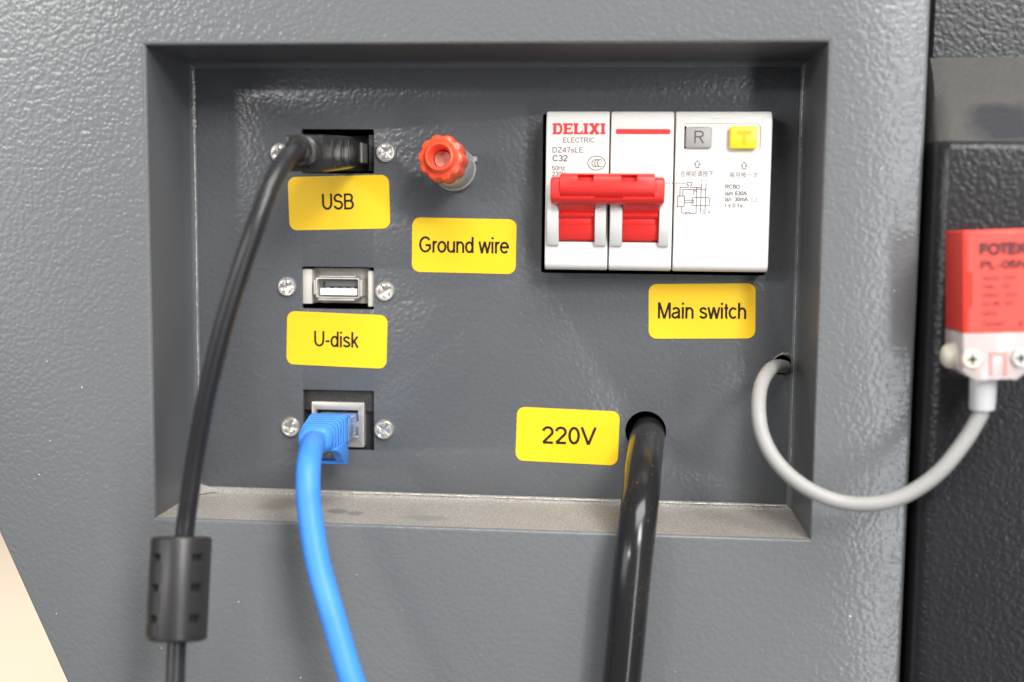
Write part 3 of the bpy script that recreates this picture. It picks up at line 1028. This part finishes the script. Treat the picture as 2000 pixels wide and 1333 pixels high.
B1, B2, B3 = bodies
pw('DELIXI', 1077, 262.5, 1184.5, 21, M['red_ink'], B1, .2, {k_: (a_, [(p_, w_ * 1.18) for p_, w_ in st_]) for k_, (a_, st_) in SL.items()})
pw('ELECTRIC', 1100, 279, 1161, 10, M['grey_ink'], B1, .13)
pw('DZ47sLE', 1079, 298.5, 1140, 10.5, M['pale_ink'], B1, .15)
pw('C32', 1079, 315.5, 1109, 12, M['grey_ink'], B1, .17)
pw('50Hz', 1078, 333, 1104, 9, M['pale_ink'], B1, .16)
pw('230V', 1078, 344.5, 1105, 9, M['pale_ink'], B1, .16)
g = MB()
c = at(1165, 319, BY)
ribbon(g, A(0, 0, 2.42, 1.92, 0, 360), .22, lambda u, v: (c.x + u, YP, c.z + v))
for k in range(3):
    ribbon(g, A(-.05 + k * .74 - .35, 0,   .85, .95, 60, 300), .22, lambda u, v: (c.x + u, YP - .001 * k, c.z + v))
g.build('emblem', M['grey_ink'], B1, smooth=False)
g = MB()
c = rect(1203, 252.5, 1309, 262.5, BY)
g.prism(rr(c[0], c[1], c[2], c[3], .35), YP - .01, YP + .02)
g.build('red_stripe', M['red_ink'], B2)
# printing on the leakage module


def bp3(px, py):
    q = at(px, py, BY)
    return (q.x, YP, q.z)


g = MB()
for ax, ay in ((1362, 321), (1453.5, 324)):
    line(g, [bp3(ax + u, ay + v) for u, v in ((-3, 6.5), (-3, .5), (-6.2, .5), (0, -7), (6.2, .5), (3, .5), (3, 6.5), (-3, 6.5))], .20)
g.build('arrow_print', M['grey_ink'], B3, smooth=False)


def han(s, l, t, r, b):
    c = bpy.data.curves.new('glyphs', 'FONT')
    c.body = s
    o = bpy.data.objects.new('glyphs', c)
    COL.objects.link(o)
    dg = bpy.context.evaluated_depsgraph_get()
    dg.update()
    me = bpy.data.meshes.new_from_object(o.evaluated_get(dg))
    bpy.data.objects.remove(o)
    bpy.data.curves.remove(c)
    co = [v.co.copy() for v in me.vertices]
    x0, x1 = min(v.x for v in co), max(v.x for v in co)
    y0, y1 = min(v.y for v in co), max(v.y for v in co)
    p00, p11 = at(l, b, BY), at(r, t, BY)
    g = MB()
    g.bm.from_mesh(me)
    for v in g.bm.verts:
        u, w = (v.co.x - x0) / (x1 - x0), (v.co.y - y0) / (y1 - y0)
        v.co = Vector((p00.x + (p11.x - p00.x) * u, YP, p00.z + (p11.z - p00.z) * w))
    bpy.data.meshes.remove(me)
    return g.build('printed_text', M['grey_ink'], B3, smooth=False)


han('\u5408\u95f8\u524d\u8bf7\u6309\u4e0b', 1328, 334, 1394, 345.5)
han('\u6bcf\u6708\u6309\u4e00\u6b21', 1425, 336.5, 1480, 347.5)
pw('RCBO', 1416.5, 369, 1446, 8, M['grey_ink'], B3, .19)
pw('I\u0394m 630A', 1416, 382, 1459, 8, M['grey_ink'], B3, .19)
pw('I\u0394n  30mA', 1415.5, 393.5, 1461, 8, M['grey_ink'], B3, .19)
pw('t \u2264 0.1s', 1415.5, 405.5, 1450, 7.5, M['grey_ink'], B3, .18)


def dg_(X, Y): return bp3(1310 + X / 11.11, 320 + Y / 11.11)


g = MB()
for k, ln in enumerate([
    [(355, 405), (460, 405), (455, 462), (440, 465), (430, 515), (660, 520)], [(355, 405), (352, 462), (380, 465), (380, 515), (205, 515), (200, 705)],
    [(262, 705), (265, 560), (760, 560)], [(155, 705), (300, 705), (290, 935), (140, 935), (155, 705)],
    [(300, 795), (490, 795), (505, 820), (490, 848), (300, 848)], [(240, 935), (235, 1070), (325, 1075)], [(325, 1060), (415, 1060), (415, 1095), (325, 1095), (325, 1060)],
    [(415, 1078), (550, 1080), (565, 515)], [(665, 360), (665, 395)], [(665, 430), (645, 1085)], [(768, 360), (768, 395)], [(768, 430), (740, 1100)],
    [(490, 735), (820, 735), (845, 760), (835, 900), (815, 915), (480, 912), (460, 890), (472, 755), (490, 735)],
    [(490, 590), (540, 590)], [(500, 560), (500, 680)], [(545, 590), (555, 620)],
    [(110, 425), (150, 425)], [(175, 425), (215, 425)], [(240, 425), (320, 425)], [(-110, 422), (-70, 422)], [(-50, 422), (-10, 422)], [(20, 424), (60, 424)]]):
    line(g, [dg_(*p) for p in ln], .20, -.001 * (k % 6))
for p in ((665, 520), (655, 645), (755, 560), (565, 515)):
    q = dg_(*p)
    g.face([(q[0] - .12, YP - .008, q[2] - .2), (q[0] + .12, YP - .008, q[2] - .2), (q[0] + .12, YP - .008, q[2] + .2), (q[0] - .12, YP - .008, q[2] + .2)])
line(g, [bp3(1466.5, 387), bp3(1478, 387), bp3(1478, 394), bp3(1466.5, 394), bp3(1466.5, 387)], .09)
line(g, [bp3(1467, 391), bp3(1470, 389), bp3(1474, 392), bp3(1478, 389)], .08, -.002)
g.build('wiring_diagram', M['grey_ink'], B3, smooth=False)
pw('2', 1371, 418, 1375, 7, M['grey_ink'], B3, .13)
pw('4', 1382.5, 418, 1387, 7, M['grey_ink'], B3, .13)
g = MB()
line(g, [bp3(1381.5, 300), bp3(1374, 526)], .05)
line(g, [bp3(1490.5, 228), bp3(1489, 312)], .10)
line(g, [bp3(1489, 312), bp3(1484, 520)], .04)
g.build('mould_seam', M['seamline'], B3, smooth=False)

# ------------------------------------------------------------------ black USB cable with ferrite bead
RX = -37.46
ucab = thing('usb_cable', (RX - 4.3, 28, 38), 'black cable with a moulded plug and a ferrite bead hanging in front', 'cable')
g = MB()


def usec(y, w, hh, r, z, n=5):
    return [(x, y, zz) for x, zz in rr(RX - w, RX, z - hh / 2, z + hh / 2, r, n)]


zc = lambda y: 38.1 - (30 - y) * .072
secs = [(30.5, 8.4, 6.8, 1.2), (29.8, 9.0, 7.6, 1.4), (26, 9.4, 8.6, 1.4), (20, 9.6, 9.0, 1.2), (12, 9.8, 9.2, 1.0), (-2, 9.8, 9.3, .6), (-12.9, 9.8, 9.3, .5), (-13.4, 9.6, 9.1, .5), (-13.6, 9.1, 8.6, .5)]
g.loft([usec(y, w, hh, r, zc(y)) for y, w, hh, r in secs])
g.build('plug_body', M['usbplug'], ucab)
for ya, yb in ((-4, -.5), (5, 9), (14, 17)):   # shallow finger grips on the side
    g = MB()
    g.box(RX - .5, RX + .10, ya, yb, zc(ya) - 3.6, zc(ya) + 3.4)
    g.build('grip_rib', M['usbplug'], ucab, bevel=.1)
g = MB()
g.prism(rr(RX - 7.0, RX + .35, 38.1 - 2.9, 38.1 + 2.9, .5), 30, 41)
g.build('plug_shell', M['tin'], ucab, bevel=.1, seg=1)
path = [(590, 297, -12), (587, 295, -17), (577, 295, -22.5), (564, 304, -27), (549, 325, -31), (530, 362, -35), (511, 410, -37.5), (493, 460, -39), (463, 550, -40), (433, 650, -39.5), (405, 765, -38), (385, 870, -36), (370, 970, -34.5), (361, 1040, -34.2), (352, 1150, -37), (345, 1260, -40.5), (342, 1340, -43), (339, 1440, -46), (336, 1700, -52), (330, 2100, -56)]
pp = [at(*p) for p in path]
g = MB()
g.tube(pp, 2.3, 24, 8)
g.build('cord', M['jacket'], ucab)
# ringed strain relief following the cord
g = MB()
sp = spline(pp[:6], 12)
n = 28
loops = []
prof = [(-.6, 4.2), (1.0, 4.2), (1.15, 3.5), (2.0, 3.5), (2.15, 4.0), (3.2, 3.95), (3.35, 3.3), (4.2, 3.3), (4.35, 3.75), (5.4, 3.7), (5.55, 3.1), (6.4, 3.1), (6.55, 3.5), (7.6, 3.4), (8.0, 3.2), (8.3, 2.9), (8.4, 2.2)]
cum = [0]
for a, b in zip(sp, sp[1:]): cum.append(cum[-1] + (b - a).length)


def along(s):
    for i in range(len(cum) - 1):
        if cum[i + 1] >= s:
            t = (s - cum[i]) / (cum[i + 1] - cum[i])
            return sp[i].lerp(sp[i + 1], t), (sp[i + 1] - sp[i]).normalized()
    return sp[-1], (sp[-1] - sp[-2]).normalized()


for s, r in prof:
    p, t = along(s + .6)
    u = t.cross(Vector((0, 0, 1))).normalized()
    v = u.cross(t)
    loops.append([tuple(p + (u * math.cos(2 * math.pi * j / n) + v * math.sin(2 * math.pi * j / n)) * r) for j in range(n)])
g.loft(loops)
g.build('strain_relief', M['usbplug'], ucab)
# ferrite bead
ft, fb = at(355, 1048, -33.8), at(344, 1252, -40.6)
ax = (fb - ft)
fl_ = ax.length
ax.normalize()
u = Vector((1, 0, 0)) - ax * ax.x
u.normalize()
v = ax.cross(u)
rot = Matrix((u, v, ax)).transposed()


def fpt(r, a, s):
    return ft + ax * s + (u * math.cos(a) + v * math.sin(a)) * r


n = 48
FR = 7.25
prof = [(2.5, .2), (5.2, .1), (6.3, 0), (6.9, .2), (7.15, .5), (FR, .9), (FR, fl_ - .9), (7.15, fl_ - .5), (6.9, fl_ - .2), (6.3, fl_), (2.5, fl_)]
g = MB()
g.loft([[tuple(fpt(r, 2 * math.pi * j / n, s)) for j in range(n)] for r, s in prof])
cut = MB()
front = math.atan2((_C - np.array(ft)) @ np.array(v), (_C - np.array(ft)) @ np.array(u))
sgn = 1 if (u * math.cos(front + .5) + v * math.sin(front + .5)).x > (u * math.cos(front) + v * math.sin(front)).x else -1
slots = []
for row in (5.0, 12.2, 19.4):
    for da, wd in ((-52, 26), (33, 24)):
        a0 = front + sgn * R(da - wd / 2)
        a1 = front + sgn * R(da + wd / 2)
        pts = []
        for s in (row - .85, row + .85):
            pts.append([tuple(fpt(r, a, s)) for r, a in ((FR - 1.5, a0), (FR + 1, a0), (FR + 1, (a0 + a1) / 2), (FR + 1, a1), (FR - 1.5, a1))])
        cut.loft(pts)
        slots.append((row, a0, a1, da))
g.build('ferrite_bead', M['ferrite'], ucab, cut=cut)
for row, a0, a1, da in slots:                   # raised block below each slot
    g = MB()
    e = .03 * (1 if a1 > a0 else -1)
    aa = [a0 - e + (a1 - a0 + 2 * e) * t for t in (0, .25, .5, .75, 1.0)]
    s0, s1 = row + 1.25, min(row + 6.0, fl_ - 1.4)
    lo = [tuple(fpt(FR - .1, a, s0)) for a in aa], [tuple(fpt(FR - .1, a, s1)) for a in aa]
    def blk_ring(r, q): return [tuple(fpt(r, a, s0 + q)) for a in aa] + [tuple(fpt(r, a, s1 - q)) for a in aa[::-1]]
    g.loft([blk_ring(FR - .3, 0), blk_ring(FR + .14, .02), blk_ring(FR + .24, .15)], False, False)
    for r_ in [(FR + .24, .15)]:
        g.loft([[tuple(fpt(r_[0], a, s0 + r_[1])) for a in aa], [tuple(fpt(r_[0], a, s1 - r_[1])) for a in aa]], False, False, False)
    g.build('raised_block', M['ferrite'], ucab)
    continue
    if da > 0:
        g = MB()
        aa = [a0 + (a1 - a0) * t for t in (.25, .6, 1.0)]
        g.loft([[tuple(fpt(FR + .02, a, row + .8)) for a in aa], [tuple(fpt(FR + .5, a, row + 1.0)) for a in aa], [tuple(fpt(FR + .5, a, row + 1.9)) for a in aa], [tuple(fpt(FR - .05, a, row + 2.6)) for a in aa]], False, False, False)
        g.build('latch', M['ferrite'], ucab)

# ------------------------------------------------------------------ blue network cable
AX = at(660, 828, D)
ecab = thing('network_cable', (AX.x, 22, AX.z), 'bright blue network cable with a ribbed boot hanging down', 'cable')
g = MB()


def esec(y, w, hh, r, dx=0, dz=0):
    return [(x, y, z) for x, z in rr(AX.x - w / 2 + dx, AX.x + w / 2 + dx, AX.z - hh / 2 + dz, AX.z + hh / 2 + dz, r, 5)]


secs = [(22.2, 11.0, 9.2, .5), (20.2, 11.0, 9.2, .6)]
y, w, hh, r = 20.2, 10.9, 9.0, .8
for k in range(5):
    secs += [(y - .05, w, hh, r), (y - 1.7, w, hh, r), (y - 1.8, w - .8, hh - .8, r), (y - 2.45, w - .8, hh - .8, r)]
    y -= 2.5; w -= .22; hh -= .28; r += .45
secs += [(y - .05, w, hh, r), (y - 1.6, w - .1, hh - .1, r), (y - 2.6, w - .7, hh - .7, r), (y - 3.2, w - 2.2, min(hh - 2.2, 6), 2.2)]
g.loft([esec(*s) for s in secs])
g.build('boot', M['blue'], ecab)
g = MB()
g.prism(rr(AX.x - 5.4, AX.x + 5.6, AX.z + 3.2, AX.z + 4.3, .2, 2), 22.3, 24.2)
g.build('boot_lip', M['blue'], ecab, bevel=.1)
g = MB()
g.prism(rr(AX.x - 5.7, AX.x + 5.75, AX.z - 3.4, AX.z + 3.2, .4, 3), 22.2, D + 8.5)
g.build('clear_plug', M['clear'], ecab, bevel=.2)
g = MB()
for k in range(8):
    cx = AX.x - 3.9 + k * 1.1
    g.box(cx - .4, cx + .4, 23, D + 8, AX.z + .2, AX.z + 1.6)
mw = mat('cable_core', (.16, .25, .55), .5)
g.build('wire_core', mw, ecab)
# hood round the latch, below the boot
g = MB()
zt, zb = AX.z - 4.0, AX.z - 9.6
for sx in (AX.x + 3.3, AX.x - 5.5):
    g.prismx([(22.2, zt + 1), (22.2, zb), (20.4, zb), (17.2, zb + 1.3), (14.6, zb + 2.7), (12.2, zt - .9), (8.5, zt + .4), (8.5, zt + 1.2)], sx, sx + 2.2)
g.prismx([(22.2, zb + 1.1), (22.2, zb), (19.4, zb), (19.0, zb + .9)], AX.x - 5.45, AX.x + 5.45)
g.build('latch_hood', M['blue'], ecab, bevel=.15)
g = MB()
pp = [at(*p) for p in ((614, 861, 9), (612, 865, 3), (608, 878, -6), (603, 908, -14), (601.5, 950, -18), (605, 1000, -20), (621, 1100, -24), (649, 1200, -28), (678, 1300, -31), (691, 1340, -32), (725, 1430, -35), (860, 1800, -40), (1000, 2200, -42))]
g.tube(pp, 3.2, 24, 10)
g.build('cord', M['blue'], ecab)

# ------------------------------------------------------------------ thick power cable
pcab = thing('power_cable', (H220.x, D, H220.z), 'thick glossy black cable coming out of the round hole', 'cable')
g = MB()
pp = [at(*p) for p in ((1276, 800, 75), (1272, 822, 55), (1267, 842, 38), (1263, 862, 27), (1258, 905, 14), (1253, 955, 4), (1247, 1005, -3), (1239, 1075, -7.5), (1231, 1150, -9), (1223, 1240, -9), (1214, 1333, -9), (1205, 1430, -9), (1180, 1700, -9), (1150, 2100, -9))]
g.tube(pp, 5.05, 32, 10)
g.build('cord', M['power'], pcab)

# ------------------------------------------------------------------ red sensor with its grey cable
so = at(1882, 652, -24)
sen = thing('proximity_sensor', tuple(so), 'red box sensor on a clear base with a looping grey cable', 'sensor', rot=(0, R(-2.7), 0))
sen['local'] = 1
sen.scale = (.951, .951, .951)
Wd, Dp, Ht = 15.8, 16.0, 25.2
g = MB()
g.box(0, Wd, .35, Dp, 0, Ht)
g.build('housing', M['sred'], sen, bevel=.5, seg=3)
g = MB()
g.prism([(.9, .25), (1.0, 6.2), (2.0, 6.4), (2.0, 14.8), (.8, 15.0), (.8, Ht - 1.1), (Wd - .8, Ht - 1.1), (Wd - .8, .25)], .02, .6)
fc = g.build('label_panel', M['sred_face'], sen, bevel=.08, seg=1)
g = MB()


def sw(s, x0, z, x1, cap, pen=.13):
    write(g, s, (x0, -.03, z), (x1, -.03, z), cap, pen)


sw('FOTEK', 3.6, 19.2, 15.4, 2.7, .40)
sw('PL-05N', 3.8, 15.7, 15.0, 2.0, .30)
for s, a, z, b in (('Sensor', 4.4, 13.0, 8.8), ('Power', 4.4, 10.9, 7.4), ('5mm', 9.4, 13.0, 12.4), ('10V', 9.0, 10.9, 11.2), ('Detect', 4.4, 8.8, 8.6), ('Iron', 10, 8.8, 12.6), ('Out', 4.4, 6.6, 6.4), ('NPN', 7.0, 6.6, 8.6), ('NO', 9.8, 6.6, 12.0), ('NPN', 4.4, 4.2, 7.8), ('Taiwan', 4.2, 1.7, 9.6), ('E', 13.0, 1.5, 14.4)):
    sw(s, a, z, b, 1.05, .2)
g.build('lettering', M['sred_ink'], sen, smooth=False)
g = MB()
ch_ = [(0, -.05), (0, -9.6), (3.2, -12.0), (5.6, -12.0), (5.8, -11.7), (Wd - 4.5, -11.7), (Wd - 3.2, -12.0), (Wd, -9.6), (Wd, -.05)]
g.prism(ch_, .2, Dp)
g.build('clear_base', M['sclear'], sen, bevel=.35, seg=2)
for sx in (2.0, 13.6):
    g = MB()
    g.lathe([(2.35, 1.0), (2.35, -.25), (2.1, -.5), (.05, -.62)], (sx, 0, -6.4), 28)
    s_ = g.build('screw', M['ivory'] if sx < 5 else M['tin'], sen)
    g = MB()
    g.box(sx - 1.25, sx + 1.25, -.66, -.3, -6.4 - .3, -6.4 + .3)
    g.box(sx - .3, sx + .3, -.67, -.3, -6.4 - 1.25, -6.4 + 1.25)
    g.build('driver_slot', M['shade_black'], s_)
g = MB()
for x0, x1, z0, z1 in ((6.3, 10.6, -5.5, -4.8), (6.3, 7.0, -10.6, -5.5), (9.7, 10.6, -10.6, -5.5)):
    g.box(x0, x1, -.12, .6, z0, z1)
g.build('red_marker', mat('red_tint_in_clear_plastic', (.92, .42, .37), .3, trans=.4), sen)
g = MB()                                        # nylon button head on the left side
loops = []
for r, x in ((3.3, .4), (3.35, -.6), (3.2, -1.5), (2.7, -2.4), (1.9, -3.0), (.9, -3.3), (.05, -3.35)):
    loops.append([(x, 8.0 + r * math.cos(2 * math.pi * j / 28), -6.4 + r * math.sin(2 * math.pi * j / 28)) for j in range(28)])
g.loft(loops)
g.build('side_knob', M['ivory'], sen)
sx = 7.2
g = MB()
loops = []
for r, z in ((3.3, -11.6), (3.3, -13), (3.1, -20.0), (2.95, -20.3), (1.9, -20.35)):
    loops.append([(sx + r * math.cos(2 * math.pi * j / 28) - (z + 11.6) * -.05, 7.5 + r * math.sin(2 * math.pi * j / 28), z) for j in range(28)])
g.loft(loops)
g.build('sleeve', M['sleeve'], sen)
rotm = Matrix.Rotation(R(-2.7), 3, 'Y')
inv = rotm.inverted() * (1 / .951)
cp = [(1556, 735, 52), (1542, 722, 40), (1529, 716, 31), (1512, 717, 22), (1497, 731, 13), (1485, 758, 5), (1481.5, 800, -1), (1488, 846, -5), (1508, 890, -8), (1543, 930, -10.5), (1588, 961, -12.5), (1638, 980, -13.5), (1690, 985.5, -15), (1742, 978, -16), (1792, 955, -16.5), (1840, 917, -17), (1880, 868, -17), (1904, 830, -17)]
g = MB()
loc = [inv @ (at(*p) - so) for p in cp]
loc += [Vector((sx - .6, 7.4, -20.5)), Vector((sx - .3, 7.5, -15)), Vector((sx, 7.5, -12))]
g.tube(loc, 2.0, 24, 8)
g.build('cord', M['grey_pvc'], sen)

for o in COL.objects:                            # drop the working properties
    for k in ('org', 'local'):
        if k in o: del o[k]
